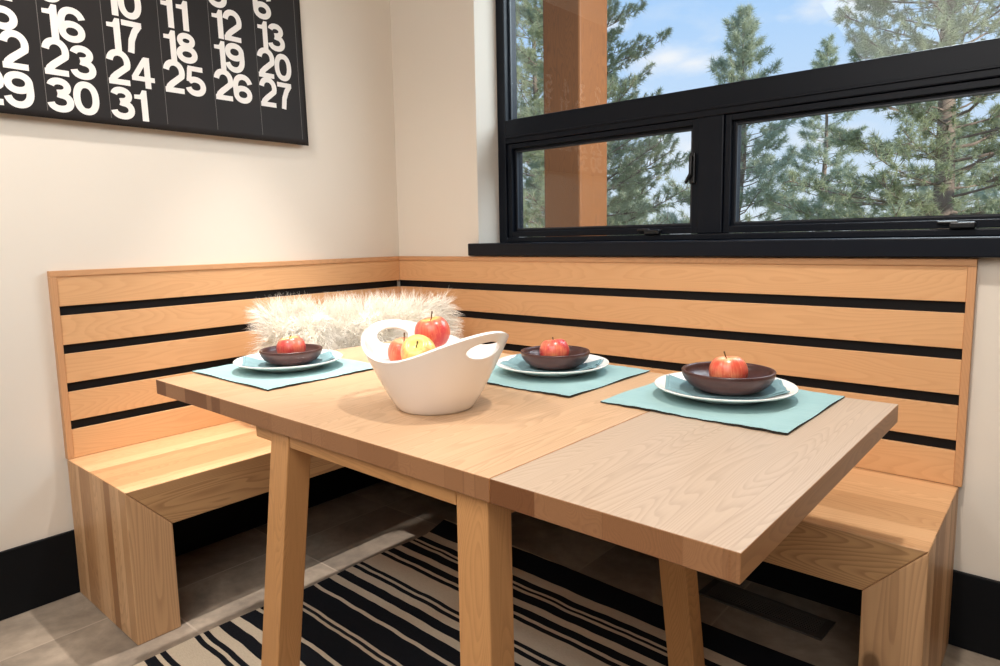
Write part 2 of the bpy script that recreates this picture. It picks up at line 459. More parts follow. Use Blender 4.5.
# thin shadow-gap bead along the transom and the frame
bm = bmesh.new()
box(bm, WX0 + .0440, FY - .006, 1.541, WX1 - .0440, FY + .001, 1.549)
from_bm('transom_bead', bm, M['frame'], win, bevel=.002)
for k, (a, b) in enumerate(((WX0 + .0440, 1.405), (1.495, WX1 - .0440))):
    bm = bmesh.new()
    gx0 = (.5840, 1.5270)[k]; gx1 = (1.3717, 2.31)[k]
    def sash(y0, y1, m):
        x0, x1, z0, z1 = a + .001, b - .001, SZ1 + .023, 1.519
        box(bm, x0, y0, z0, gx0 - m, y1, z1); box(bm, gx1 + m, y0, z0, x1, y1, z1)
        box(bm, gx0 - m, y0, 1.4892 + m, gx1 + m, y1, z1); box(bm, gx0 - m, y0, z0, gx1 + m, y1, 1.1614 - m)
    sash(FY + .010, FY + .03, .010); sash(FY + .0301, FY + .075, 0)
    from_bm('sash', bm, M['frame'], win, bevel=.002)
    boxobj('window_pane', (gx0 - .004, GY + .010, 1.157), (gx1 + .004, GY + .014, 1.493), M['glass'], win)
    bm = bmesh.new(); ring(bm, gx0 - .0015, 1.16, gx1 + .0015, 1.4906, .0055, GY + .001, GY + .0098)
    from_bm('glazing_gasket', bm, M['gasket'], win)
    # folding crank on the bottom rail
    cx = (1.24, 2.17)[k]
    bm = bmesh.new(); box(bm, cx - .03, FY - .014, SZ1 + .022, cx + .03, FY + .012, SZ1 + .04); box(bm, cx - .06, FY - .012, SZ1 + .034, cx - .01, FY - .002, SZ1 + .044)
    from_bm('window_crank', bm, M['metal'], win, bevel=.004)
boxobj('window_pane', (WX0 + .045, GY + .010, 1.612), (WX1 - .045, GY + .014, WZ1 - .045), M['glass'], win)
bm = bmesh.new(); ring(bm, WX0 + .048, 1.6165, WX1 - .048, WZ1 - .048, .006, GY + .001, GY + .0098)
from_bm('glazing_gasket', bm, M['gasket'], win)
# sash lock lever on the side of the left sash
bm = bmesh.new()
box(bm, 1.378, FY - .006, 1.30, 1.398, FY + .011, 1.405); 
prism(bm, [(1.383, 1.395), (1.394, 1.395), (1.392, 1.33), (1.372, 1.30), (1.366, 1.306), (1.382, 1.335)], (FY - .02, FY - .006), 1)
from_bm('window_latch', bm, M['metal'], win, bevel=.003)
boxobj('window_sill', (.4785, -.04, 1.0542), (2.46, FY + .02, SZ1), M['frame'], win, bevel=.004)

# ------------------------------------------------------------------ benches
SH, BW, LW = .45, .1293, .1223
def facemat(o, fn):
    for f in o.data.polygons: f.material_index = fn(f.normal)
D1, L1 = .4752, 1.4399
bl = thing('wooden_bench', 'thick laminated fir bench along the left wall, below the calendar', 'bench', (.0136, -L1, 0))
bx = .0136
# profile in (y,z) with y from the free end
bm = bmesh.new(); prism(bm, [(0.0004, SH), (L1 - .014, SH), (L1 - .014, SH - BW), (LW, SH - BW)], (0, D1 - bx), 0)
o = from_bm('seat_slab', bm, [M['bench_y'], M['apron_y']], bl, bevel=.003); facemat(o, lambda n: 1 if n.x > .9 else 0)
bm = bmesh.new(); prism(bm, [(0, 0), (0, SH - .0004), (LW - .0004, SH - BW - .0004), (LW, 0)], (0, D1 - bx), 0)
o = from_bm('end_leg', bm, [M['leg_zx'], M['legf_y']], bl, bevel=.003); facemat(o, lambda n: 1 if n.x > .9 else 0)
D2, RX = .4948, 2.215
br = thing('wooden_bench', 'thick laminated fir bench along the window wall, above the floor vent', 'bench', (RX, -.0136, 0))
bm = bmesh.new(); xl = -(RX - D1 - .0015)
prism(bm, [(-.0004, SH), (xl, SH), (xl, SH - BW), (-LW, SH - BW)], (-(D2 - .0136), 0), 1)
o = from_bm('seat_slab', bm, [M['bench_x'], M['apron_x']], br, bevel=.003); facemat(o, lambda n: 1 if n.y < -.9 else 0)
bm = bmesh.new(); prism(bm, [(0, 0), (0, SH - .0004), (-LW + .0004, SH - BW - .0004), (-LW, 0)], (-(D2 - .0136), 0), 1)
o = from_bm('end_leg', bm, [M['leg_zy'], M['legf_x']], br, bevel=.003); facemat(o, lambda n: 1 if n.y < -.9 else 0)

# ------------------------------------------------------------------ slatted backrests
HB, CAP, GAP, PD = 1.0507, .0185, .030, .024
Z0 = SH + .001
bd = (HB - CAP - Z0 - 4 * GAP) / 5
zs = []
z = HB - CAP
for i in range(5): zs.append((z - bd, z)); z -= bd + GAP
L2 = 2.2219
bk = thing('slatted_backrest', 'backrest of five light cedar boards with black gaps on the left wall', 'backrest', (.0006, -L1, 0))
boxobj('backing_panel', (0, .004, Z0), (.006, L1 - PD - .0012, HB - .006), M['backing'], bk)
for a, b in zs: boxobj('slat', (.0061, CAP + .0005, a), (PD - .004, L1 - .0205, b), M['slat_y'], bk, bevel=.0012)
boxobj('end_board', (0, 0, Z0), (PD, CAP, HB - CAP - .0003), M['trim_z'], bk, bevel=.0012)
boxobj('cap_board', (0, 0, HB - CAP), (PD, L1 - PD - .001, HB), M['trim_y'], bk, bevel=.0012)
bk = thing('slatted_backrest', 'backrest of five light cedar boards with black gaps below the window', 'backrest', (0, -.0006, 0))
boxobj('backing_panel', (.0072, -.006, Z0), (L2 - .004, 0, HB - .006), M['backing'], bk)
for a, b in zs: boxobj('slat', (PD - .0036, -PD + .004, a), (L2 - CAP - .0005, -.0061, b), M['slat_x'], bk, bevel=.0012)
boxobj('end_board', (L2 - CAP, -PD, Z0), (L2, 0, HB - CAP - .0003), M['trim_z'], bk, bevel=.0012)
boxobj('cap_board', (.0006, -PD, HB - CAP), (L2, 0, HB), M['trim_x'], bk, bevel=.0012)

# ------------------------------------------------------------------ table
TZ, TT = .765, .0391
TX, TY, TL, TW, TS = 2.141, -1.378, 1.5867, .8583, .3831
TYAW = -.0085
T0 = (TX - TL * math.cos(TYAW), TY - TL * math.sin(TYAW), 0)
tb = thing('dining_table', 'light oak dining table with splayed square legs and a leaf joint', 'table', T0, TYAW)
def tloc(x, y):
    dx, dy = x - T0[0], y - T0[1]; c_, s_ = math.cos(TYAW), math.sin(TYAW)
    return c_ * dx + s_ * dy, -s_ * dx + c_ * dy
def topmat(n): return 1 if n.y < -.9 or n.y > .9 else (2 if abs(n.x) > .9 else 0)
o = boxobj('tabletop', (0, 0, TZ - TT), (TL - TS - .0009, TW, TZ), [M['oak_top'], M['oak_end'], M['oak_side']], tb, bevel=.0015); facemat(o, topmat)
o = boxobj('table_leaf', (TL - TS + .0009, 0, TZ - TT), (TL, TW, TZ), [M['oak_leaf'], M['oak_end'], M['oak_side']], tb, bevel=.0015); facemat(o, topmat)
sx, sy, wx, wy = .0687, .0737, .0686, .0579
lx0, ly0 = tloc(1.1151, -1.3575); lx1, _ = tloc(1.6741, -1.3575); _, ly1 = tloc(1.6741, -.6834 - wy)
zt = TZ - TT - .0003
for (x, y, dx, dy) in ((lx0, ly0, -sx, -sy), (lx1, ly0, sx, -sy), (lx0, ly1, -sx, sy), (lx1, ly1, sx, sy)):
    bm = bmesh.new()
    fs = box(bm, x, y, .0085, x + wx, y + wy, zt)
    for v in bm.verts:
        if v.co.z < .01: v.co.x += dx * (zt - .0085); v.co.y += dy * (zt - .0085)
    from_bm('leg', bm, M['oak_leg'], tb, bevel=.0025)
rh = .029
for y in (ly0, ly1 + wy - .022):
    bm = bmesh.new()
    box(bm, lx0 - .066, y, zt - rh, lx0 - .001, y + .022, zt); box(bm, lx0 + wx + .001, y, zt - rh, lx1 - .001, y + .022, zt)
    from_bm('apron_rail', bm, M['oak_rail'], tb, bevel=.0012)
for x in (lx0 + .01, lx1 + .01):
    boxobj('cross_rail', (x, ly0 + wy + .001, zt - .05), (x + wx - .02, ly1 - .001, zt), M['oak_cross'], tb, bevel=.002)

# ------------------------------------------------------------------ rug and floor vent
nx, ny = 60, 60
W, Lr = 1.42, RUGL
V, F = [], []
for s in (0, 1):
    for j in range(ny + 1):
        for i in range(nx + 1):
            u = i / nx; v = j / ny
            x = .06 + u * W; y = -v * Lr
            if v < .1: x += -.045 * (1 - v / .1) * (1 - u) ** 6
            wav = .0015 + .0012 * math.sin(9 * u + 3) * math.sin(11 * v)
            V.append((x + .004 * math.sin(17 * v), y + .008 * math.sin(5 * u + 1.), (.0045 + wav) if s else .0006))
n1 = (nx + 1) * (ny + 1)
idx = lambda s, i, j: s * n1 + j * (nx + 1) + i
for j in range(ny):
    for i in range(nx):
        F.append((idx(1, i, j), idx(1, i, j + 1), idx(1, i + 1, j + 1), idx(1, i + 1, j)))
        F.append((idx(0, i, j), idx(0, i + 1, j), idx(0, i + 1, j + 1), idx(0, i, j + 1)))
for i in range(nx):
    F.append((idx(0, i, 0), idx(1, i, 0), idx(1, i + 1, 0), idx(0, i + 1, 0))); F.append((idx(0, i, ny), idx(0, i + 1, ny), idx(1, i + 1, ny), idx(1, i, ny)))
for j in range(ny):
    F.append((idx(0, 0, j), idx(0, 0, j + 1), idx(1, 0, j + 1), idx(1, 0, j))); F.append((idx(0, nx, j), idx(1, nx, j), idx(1, nx, j + 1), idx(0, nx, j + 1)))
rug = from_py('striped_rug', V, F, M['rug'], None, (.54, -.30, 0), smooth=False)
rug.rotation_euler = (0, 0, -.03)
tag(rug, 'black and cream striped flatweave rug on the floor under the table', 'rug')

vt = thing('floor_vent', 'black slotted vent grille set in the floor below the right bench', 'vent', (1.765, -.147, 0), -.06)
bm = bmesh.new()
w, d = .185, .058
box(bm, -w, -d, .0005, -w + .022, d, .006); box(bm, w - .022, -d, .0005, w, d, .006); box(bm, -w + .022, -d, .0005, w - .022, -d + .014, .006); box(bm, -w + .022, d - .014, .0005, w - .022, d, .006)
from_bm('vent_frame', bm, M['vent'], vt, bevel=.0012)
bm = bmesh.new()
for i in range(10):
    y = -d + .018 + i * (2 * d - .036) / 9
    box(bm, -w + .022, y - .002, .001, w - .022, y + .002, .005)
from_bm('vent_grille', bm, M['vent'], vt)
boxobj('duct_shade_sheet', (-w + .02, -d + .012, .0003), (w - .02, d - .012, .0009), M['backing'], vt)  # flat black sheet standing in for the shade down in the duct

# ------------------------------------------------------------------ table setting
def placemat(cx, cy, wx_, wy_, rz, label, edge_axis):
    t = thing('placemat', label, 'placemat', (cx, cy, TZ), rz, 'teal placemats on the table')
    n = 48
    V, F = [], []
    rr = random.Random(int(cx * 1000))
    ph = rr.random() * 6
    for s in (0, 1):
        for j in range(n + 1):
            for i in range(n + 1):
                u, v = i / n - .5, j / n - .5
                x, y = u * wx_, v * wy_
                # slightly scalloped ends
                k = .0016 * math.sin(2 * PI * 9 * (v if edge_axis == 0 else u) + ph)
                if edge_axis == 0 and abs(u) > .45: x += k
                if edge_axis == 1 and abs(v) > .45: y += k
                h = .0006 + .0005 * (1 + math.sin(9 * u + ph) * math.cos(7 * v + ph))
                e = max(abs(u), abs(v)) * 2
                if e > .9: h += .0022 * (e - .9) / .1 * (.5 + .5 * math.sin(11 * (u - v) + ph))
                V.append((x, y, h + (.0026 if s else 0)))
    n1 = (n + 1) ** 2
    ix = lambda s, i, j: s * n1 + j * (n + 1) + i
    top, side = [], []
    for j in range(n):
        for i in range(n):
            top.append((ix(1, i, j), ix(1, i + 1, j), ix(1, i + 1, j + 1), ix(1, i, j + 1)))
            side.append((ix(0, i, j), ix(0, i, j + 1), ix(0, i + 1, j + 1), ix(0, i + 1, j)))
    for i in range(n):
        side += [(ix(0, i, 0), ix(0, i + 1, 0), ix(1, i + 1, 0), ix(1, i, 0)), (ix(0, i, n), ix(1, i, n), ix(1, i + 1, n), ix(0, i + 1, n)),
                 (ix(0, 0, i), ix(1, 0, i), ix(1, 0, i + 1), ix(0, 0, i + 1)), (ix(0, n, i), ix(0, n, i + 1), ix(1, n, i + 1), ix(1, n, i))]
    from_py('woven_top', V, top, M['mat'], t, smooth=True)
    from_py('underside_with_edge_shade', V, side, M['matside'], t)
    return t

PR = .150
def plate_z(r):
    # top surface height of the plate above its foot
    a = r / PR
    if a < .52: return .0055 + .001 * (a / .52) ** 2
    s = (a - .52) / .48
    return .0065 + .0165 * (s * s * (3 - 2 * s)) * .65 + .0165 * .6 * s
def make_plate(loc, label):
    t = thing('dinner_plate', label, 'plate', loc, 0, 'white plates on the placemats')
    prof = [(.0005, 0.0005), (.075, .0005), (.080, 0), (.085, .0015)]
    prof += [(PR * a, plate_z(PR * a) - .0045) for a in (.62, .7, .8, .9, .97)]
    prof += [(PR - .0008, plate_z(PR) - .0022), (PR, plate_z(PR) - .0008), (PR - .0012, plate_z(PR) + .0004)]
    prof += [(PR * a, plate_z(PR * a)) for a in (.97, .9, .84, .78, .72, .66, .6, .55, .5, .4, .2, .005)]
    V, F = lathe(prof, 96)
    from_py('plate_body', V, F, M['plate'], t, smooth=True)
    return t

def make_napkin(loc, rz, label, L=.25, W_=.128):
    t = thing('folded_napkin', label, 'napkin', loc, rz, 'teal napkins under the wooden bowls')
    nu, nv = 48, 20
    for layer, (l0, nm) in enumerate(((0, 'lower_fold'), (.0024, 'upper_fold'))):
        V, F = [], []
        Lx = L - .012 * layer; Wy = W_ - .010 * layer
        for s in (0, 1):
            for j in range(nv + 1):
                for i in range(nu + 1):
                    u, v = i / nu - .5, j / nv - .5
                    x, y = u * Lx, v * Wy + .004 * layer
                    r = math.hypot(x, y)
                    h = plate_z(min(r, PR)) + .0008 + l0
                    flut = max(0, (r - .078) / .07)
                    h += flut * (.0015 + .002 * math.sin(v * 15 + (2 if u > 0 else 0))) * (1 + .5 * layer)
                    e = 1 - max(0, abs(v) * 2 - .9) * 4
                    V.append((x, y, h + (.0018 * e if s else 0)))
        n1 = (nu + 1) * (nv + 1); ix = lambda s, i, j: s * n1 + j * (nu + 1) + i
        for j in range(nv):
            for i in range(nu):
                F.append((ix(1, i, j), ix(1, i + 1, j), ix(1, i + 1, j + 1), ix(1, i, j + 1)))
                F.append((ix(0, i, j), ix(0, i, j + 1), ix(0, i + 1, j + 1), ix(0, i + 1, j)))
        for i in range(nu): F += [(ix(0, i, 0), ix(0, i + 1, 0), ix(1, i + 1, 0), ix(1, i, 0)), (ix(0, i, nv), ix(1, i, nv), ix(1, i + 1, nv), ix(0, i + 1, nv))]
        for j in range(nv): F += [(ix(0, 0, j), ix(1, 0, j), ix(1, 0, j + 1), ix(0, 0, j + 1)), (ix(0, nu, j), ix(0, nu, j + 1), ix(1, nu, j + 1), ix(1, nu, j))]
        from_py(nm, V, F, M['napkin'], t, smooth=True)
    return t

def make_wood_bowl(loc, label, R):
    H, th = .0455 * R / .096, .0075
    prof = [(.0005, .0), (.036, .0), (.04, .001)]
    prof += [(.04 + (R - .04) * math.sin(a) ** 1.0, .001 + (H - .001) * (1 - math.cos(a)) ** .9) for a in [PI / 2 * k / 9 for k in range(1, 10)]]
    prof += [(R - .001, H + .0018), (R - .004, H + .0022), (R - th, H)]
    prof += [(max(.0005, (R - th) * math.sin(a)), .0075 + (H - .0075) * (1 - math.cos(a)) ** .95) for a in [PI / 2 * k / 12 for k in range(11, -1, -1)]]
    V, F = lathe(prof, 80)
    o = from_py('wooden_bowl', V, F, M['walnut'], None, loc, smooth=True)
    return tag(o, label, 'bowl', 'dark wooden bowls on the plates')

def make_apple(loc, r, mat, label, tilt=(0, 0, 0), stem=.016, group=None, squash=.9):
    t = thing('apple', label, 'apple', loc, 0, group); t.rotation_euler = tilt
    n, m = 40, 30
    V, F = [], []
    for j in range(m + 1):
        a = PI * j / m
        rr = math.sin(a) ** .92 if 0 < j < m else 0.0
        zz = math.cos(a)
        dip_t = .42 * math.exp(-(a / .34) ** 2); dip_b = .22 * math.exp(-((PI - a) / .35) ** 2)
        z = zz * squash + .06 * zz - dip_t + dip_b
        rr *= (1 - .10 * max(0, -zz) ** 1.3 + .03 * max(0, zz))
        for i in range(n):
            th = 2 * PI * i / n
            lob = 1 + .022 * math.cos(5 * th) * max(0, -zz) + .018 * math.cos(2 * th + 1) + .012 * math.cos(3 * th + loc[0] * 40)
            V.append((r * rr * lob * math.cos(th), r * rr * lob * math.sin(th), r * z))
    for j in range(m):
        for i in range(n): F.append((j * n + i, (j + 1) * n + i, (j + 1) * n + (i + 1) % n, j * n + (i + 1) % n))
    from_py('apple_flesh', V, F, mat, t, smooth=True)
    z0 = r * (squash + .06 - .42) - .002
    VF = tube_np([(0, 0, z0), (.001, 0, z0 + r * .2), (.004, .001, z0 + r * .35), (.008, .002, z0 + r * .35 + stem)], [.0014, .0012, .0013, .0019], 6)
    from_py('stem', VF[0], VF[1], M['stem'], t, smooth=True)
    return t

MATZ = TZ + .0046
SET = [(.723, -1.062, 'left', 'nearest the left bench'), (1.371, -.676, 'middle', 'behind the white fruit bowl, at the middle setting'), (1.840, -.680, 'right', 'at the right end of the table')]
placemat(.738, -1.073, .400, .372, 0, 'teal ribbed placemat on the table end nearest the left bench', 0)
placemat(1.370, -.697, .402, .372, -.012, 'teal ribbed placemat behind the white fruit bowl', 1)
placemat(1.846, -.702, .394, .362, -.022, 'teal ribbed placemat at the right end of the table, over the leaf joint side', 1)
rots = (.55, -.62, .40)
rots = (1.05, .30, .45)
amat = (M['apple_red'], M['apple_red'], M['apple_peach'])
dsc = ('red apple in the wooden bowl at the left setting', 'dark red apple in the wooden bowl behind the white fruit bowl', 'peach and red apple with upright stem in the right wooden bowl')
aoff = ((.008, .004), (.006, .002), (.006, .006))
for k, (cx, cy, nm, wh) in enumerate(SET):
    make_plate((cx, cy, MATZ), 'white dinner plate on the teal placemat ' + wh)
    make_napkin((cx, cy, MATZ), rots[k], 'folded teal napkin under the wooden bowl ' + wh)
    make_wood_bowl((cx + .006, cy + .005, MATZ + .0112), 'dark brown wooden bowl holding one apple, ' + wh, (.087, .092, .0985)[k])
    make_apple((cx + aoff[k][0], cy + aoff[k][1], MATZ + .0112 + .0075 + .0355), (.041, .040, .0405)[k], amat[k], dsc[k],
               ((.1, -.1, .3), (-.12, .1, 2), (.06, .05, 4.))[k], (.004, .004, .012)[k], 'apples in the wooden bowls')

# white two-handled fruit bowl
def fruit_bowl(loc, rz):
    t = thing('fruit_bowl', 'large white ceramic bowl with two cut-out handles on the oak table', 'bowl', loc, rz)
    NT, NS = 160, 44
    rb = .080
    def H(th):
        c = abs(math.cos(th)); return .117 + .057 * c ** 2.2
    def P(th, s):
        h = H(th) * s
        hh = h / .178
        R = rb + (.176 - rb) * (hh ** .86) * (1 - .0 * hh)
        # the low sides are drawn in a little
        R *= 1 - .05 * (1 - abs(math.cos(th))) * s
        return Vector((R * math.cos(th), R * math.sin(th), h))
    verts = [[P(2 * PI * i / NT, j / NS) for i in range(NT)] for j in range(NS + 1)]
    bm = bmesh.new()
    vs = [[bm.verts.new(v) for v in row] for row in verts]
    # elliptical handle holes in (angle, height) space
    def hole(v):
        th = math.atan2(v.y, v.x)
        d = min(abs(th), PI - abs(th))
        s = 1 if v.y > 0 else -1
        R = math.hypot(v.x, v.y)
        zc = .139
        a = (d * R) / .047; b = (v.z - zc - .0) / (.0175)
        return a, b, math.hypot(a, b)
    for j in range(NS):
        for i in range(NT):
            q = (vs[j][i], vs[j][(i + 1) % NT], vs[j + 1][(i + 1) % NT], vs[j + 1][i])
            c = sum((v.co for v in q), Vector()) / 4
            if hole(c)[2] < 1: continue
            bm.faces.new(q)
    bmesh.ops.delete(bm, geom=[v for v in bm.verts if not v.link_faces], context='VERTS')
    # snap the rims of the holes to the ellipse
    for e in list(bm.edges):
        if e.is_boundary:
            for v in e.verts:
                a, b, r = hole(v.co)
                if .6 < r < 1.5 and v.co.z > .1:
                    th = math.atan2(v.co.y, v.co.x); sgn = 1 if v.co.x > 0 else -1
                    R = math.hypot(v.co.x, v.co.y)
                    na, nb = a / r, b / r
                    d = na * .047 / R; z = .139 + nb * .0175
                    t2 = d if th >= 0 else -d
                    if sgn < 0: t2 = PI - d if th >= 0 else -(PI - d)
                    s = min(1, z / H(t2)); p = P(t2, s)
                    v.co = p
    # bottom
    bot = bm.faces.new([vs[0][i] for i in range(NT)][::-1])
    bmesh.ops.recalc_face_normals(bm, faces=bm.faces)
    o = from_bm('bowl_body', bm, M['white'], t, smooth=True)
    s = o.modifiers.new('solid', 'SOLIDIFY'); s.thickness = .0075; s.offset = -1
    b = o.modifiers.new('bevel', 'BEVEL'); b.width = .0032; b.segments = 3; b.limit_method = 'ANGLE'; b.angle_limit = .9
    return t
fruit_bowl((1.375, -1.113, TZ + .0004), -.06)
gr = 'apples piled in the white fruit bowl'
make_apple((1.341, -1.084, .921), .0395, M['apple_red'], 'red apple on top of the pile in the white fruit bowl', (.12, -.15, .6), .014, gr)
make_apple((1.3715, -1.156, .889), .038, M['apple_yellow'], 'yellow apple tilted to the front of the white fruit bowl', (.75, .35, .2), .012, gr)
make_apple((1.297, -1.130, .878), .0365, M['apple_peach'], 'orange red apple at the left inside the white fruit bowl', (.1, -.2, 1.9), .014, gr)

# ------------------------------------------------------------------ fur cushion
def cushion(loc, rz, lean):
    t = thing('fur_cushion', 'long cream shaggy fur cushion leaning across the bench corner', 'cushion', loc, rz)
    hw, hh, hd = .345, .205, .075
    n = 40
    def S(u, v, side):
        # u,v in [-1,1]
        e = (1 - abs(u) ** 4) * (1 - abs(v) ** 4)
        d = hd * max(0, e) ** .45
        x = hw * u * (1 - .05 * (1 - abs(v)) ** 0 * (v * v) * .0 - .04 * (1 - v * v) * .5); z = hh * v * (1 - .05 * (1 - u * u) * .3)
        p = Vector((x, side * d, z))
        return p
    rotl = Matrix.Rotation(lean, 3, 'X')
    V, F, = [], []
    for side in (-1, 1):
        for j in range(n + 1):
            for i in range(n + 1):
                V.append(rotl @ S(2 * i / n - 1, 2 * j / n - 1, side) + Vector((0, 0, hh)))
    n1 = (n + 1) ** 2
    for j in range(n):
        for i in range(n):
            a = j * (n + 1) + i
            F.append((a, a + 1, a + n + 2, a + n + 1)); b = a + n1
            F.append((b, b + n + 1, b + n + 2, b + 1))
    o = from_py('cushion_cover', V, F, M['fur_base'], t, smooth=True)
    r = random.Random(3)
    FV, FF = [], []
    def strand(p, nrm, L):
        side = Vector((r.gauss(0, 1), r.gauss(0, 1), r.gauss(0, 1))).normalized()
        d = (nrm + side * .55 + clump(p) * .8).normalized()
        w = d.cross(Vector((r.random() - .5, r.random() - .5, r.random() - .5))).normalized() * .0010
        q = p.copy(); b0 = len(FV); seg = 4
        for k in range(seg + 1):
            f = k / seg
            ww = w * (1 - f * .85)
            FV.append(q - ww); FV.append(q + ww)
            if k < seg:
                FF.append((b0 + 2 * k, b0 + 2 * k + 1, b0 + 2 * k + 3, b0 + 2 * k + 2))
            q = q + d * (L / seg)
            d = (d + Vector((0, 0, -.17)) + Vector((r.gauss(0, .1), r.gauss(0, .1), r.gauss(0, .1)))).normalized()
    cl = [(Vector((r.uniform(-hw, hw), r.uniform(-.1, .1), r.uniform(0, 2 * hh))), Vector((r.gauss(0, .6), r.gauss(0, .4), r.gauss(0, .6)))) for _ in range(150)]
    def clump(p):
        best = min(cl, key=lambda c: (c[0] - p).length_squared)
        return best[1] + (best[0] - p) * 4
    for k in range(26000):
        side = -1 if r.random() < .78 else 1
        u, v = r.uniform(-1, 1), r.uniform(-1, 1)
        if r.random() < .22:
            if r.random() < .55: v = r.choice((-1, 1)) * r.uniform(.93, 1)
            else: u = r.choice((-1, 1)) * r.uniform(.93, 1)
        e = .02
        p = S(u, v, side)
        uu, vv = min(.97, max(-.97, u)), min(.97, max(-.97, v))
        du = S(uu + e, vv, side) - S(uu - e, vv, side); dv = S(uu, vv + e, side) - S(uu, vv - e, side)
        nn = du.cross(dv).normalized()
        if nn.y * side < 0: nn = -nn
        if abs(v) > .92: nn = (nn * .4 + Vector((0, 0, math.copysign(1, v)))).normalized()
        if abs(u) > .92: nn = (nn * .4 + Vector((math.copysign(1, u), 0, 0))).normalized()
        P = rotl @ p + Vector((0, 0, hh)); N = rotl @ nn
        if P.z < .02 and N.z < 0: N.z = 0.1; N.normalize()
        strand(P, N, r.uniform(.05, .09) * (.45 if side > 0 and abs(v) < .92 else 1))
    for vtx in FV:
        if vtx.z < .002: vtx.z = .002 + r.random() * .004
        cz_, sz_ = math.cos(rz), math.sin(rz)
        wx_, wy_ = loc[0] + cz_ * vtx.x - sz_ * vtx.y, loc[1] + sz_ * vtx.x + cz_ * vtx.y
        nx_, ny_ = max(wx_, .027 + r.random() * .004), min(wy_, -.027 - r.random() * .004)
        vtx.x, vtx.y = cz_ * (nx_ - loc[0]) + sz_ * (ny_ - loc[1]), -sz_ * (nx_ - loc[0]) + cz_ * (ny_ - loc[1])
    o = from_py('long_fur', FV, FF, M['fur'], t)
    o['kind'] = 'stuff'
    return t
CUSH = ((.345, -.515, SH + .002), math.atan2(.60, .36))
cushion(CUSH[0], math.atan2(.60, .36) , -.16)

# ------------------------------------------------------------------ wall calendar
# columns of big dates: stroke digits drawn as ribbons
def arc(cx, cy, rx, ry, a0, a1, n=20, p=2.25):
    out = []
    for i in range(n + 1):
        a = math.radians(a0 + (a1 - a0) * i / n); c, s = math.cos(a), math.sin(a)
        out.append((cx + rx * math.copysign(abs(c) ** (2 / p), c), cy + ry * math.copysign(abs(s) ** (2 / p), s)))
    return out
def ribbon(pts, w, closed=False):
    V, F = [], []
    n = len(pts)
    for i in range(n):
        a = Vector(pts[i - 1] if (i or closed) else pts[0]); b = Vector(pts[i]); c = Vector(pts[(i + 1) % n] if (i < n - 1 or closed) else pts[-1])
        d1 = (b - a); d2 = (c - b)
        if d1.length < 1e-9: d1 = d2
        if d2.length < 1e-9: d2 = d1
        d1.normalize(); d2.normalize()
        t = (d1 + d2)
        t = t.normalized() if t.length > 1e-6 else d1
        nrm = Vector((-t.y, t.x)); k = w / 2 / max(.45, nrm.dot(Vector((-d1.y, d1.x))))
        V += [b + nrm * k, b - nrm * k]
    m = n if closed else n - 1
    for i in range(m):
        j = (i + 1) % n
        F.append((2 * i, 2 * i + 1, 2 * j + 1, 2 * j))
    return V, F
S_ = .198; h_ = S_ / 2
def poly(pts): return [Vector(p) for p in pts], [tuple(range(len(pts)))]
RX_, TOP = .265, 1 - h_
def digit(ch):
    c = .355
    if ch == '0': return [ribbon(arc(c, .5, RX_, .5 - h_ + .01, 0, 360, 56)[:-1], S_, True)]
    if ch == '1': return [poly([(.30, 0), (.50, 0), (.50, 1), (.36, 1), (.30, .88)]), poly([(.10, .70), (.30, .70), (.50, .70), (.50, .84), (.36, 1), (.335, .90), (.27, .845), (.10, .83)])]
    if ch == '2':
        top = arc(c, 1 - .36 + .06, RX_, .30 - h_ + .01 + .095, 172, -22, 26, 2.1)
        return [ribbon(top + [(.45, .455), (.27, .31), (.165, .20), (.12, .085)], S_), poly([(.02, 0), (.66, 0), (.66, .175), (.02, .175)])]
    if ch == '3':
        return [ribbon(arc(c - .01, .735, .235, .735 - .5 - .0 + .0 - .0 + (1 - h_ - .735) * 0 - .07 + .0, 165, -90, 24, 2.1) + [(.30, .57)], S_ * .93),
                ribbon([(.30, .535)] + arc(c, .285, RX_, .205, 90, -170, 28, 2.15), S_)] if False else \
               [ribbon(arc(c - .01, .735, .225, .175, 170, -88, 24, 2.1) + [(.29, .548)], S_),
                ribbon([(.29, .528)] + arc(c, .295, RX_, .21, 88, -172, 28, 2.15), S_)]
    if ch == '4':
        return [poly([(.41, 0), (.60, 0), (.60, 1), (.41, 1)]), poly([(.01, .215), (.73, .215), (.73, .37), (.01, .37)]), ribbon([(.095, .33), (.46, .93)], .165)]
    if ch == '5':
        return [poly([(.12, .83), (.64, .83), (.64, 1), (.12, 1)]), ribbon([(.185, .95), (.125, .47)], .165),
                ribbon([(.11, .475), (.17, .535)] + arc(c, .32, RX_, .235, 125, -168, 32, 2.1), S_)]
    if ch == '6':
        return [ribbon(arc(c, .30, RX_, .22, 0, 360, 48, 2.1)[:-1], S_, True),
                ribbon(arc(c + .02, .56, RX_ + .03, .5 - h_ - .03, 20, 180, 24, 2.2)[0:] + [(c - RX_ - .005, .42), (c - RX_, .30)], S_)]
    if ch == '7':
        return [poly([(.04, .825), (.66, .825), (.66, 1), (.04, 1)]), ribbon([(.575, .90), (.43, .68), (.32, .40), (.27, .0)], S_)]
    if ch == '8':
        return [ribbon(arc(c, .745, .215, .165, 0, 360, 40, 2.1)[:-1], S_ * .95, True), ribbon(arc(c, .29, RX_, .20, 0, 360, 44, 2.1)[:-1], S_, True)]
    if ch == '9':
        return [([Vector((2 * c - v[0], 1 - v[1])) for v in V], F) for V, F in digit('6')]
CAL_R, CAL_P = -.508, .178
CAL_Z0, CAL_Z1 = 1.512, 2.47
CAL_L = CAL_R - 7 * CAL_P - .022; CAL_E = -.486
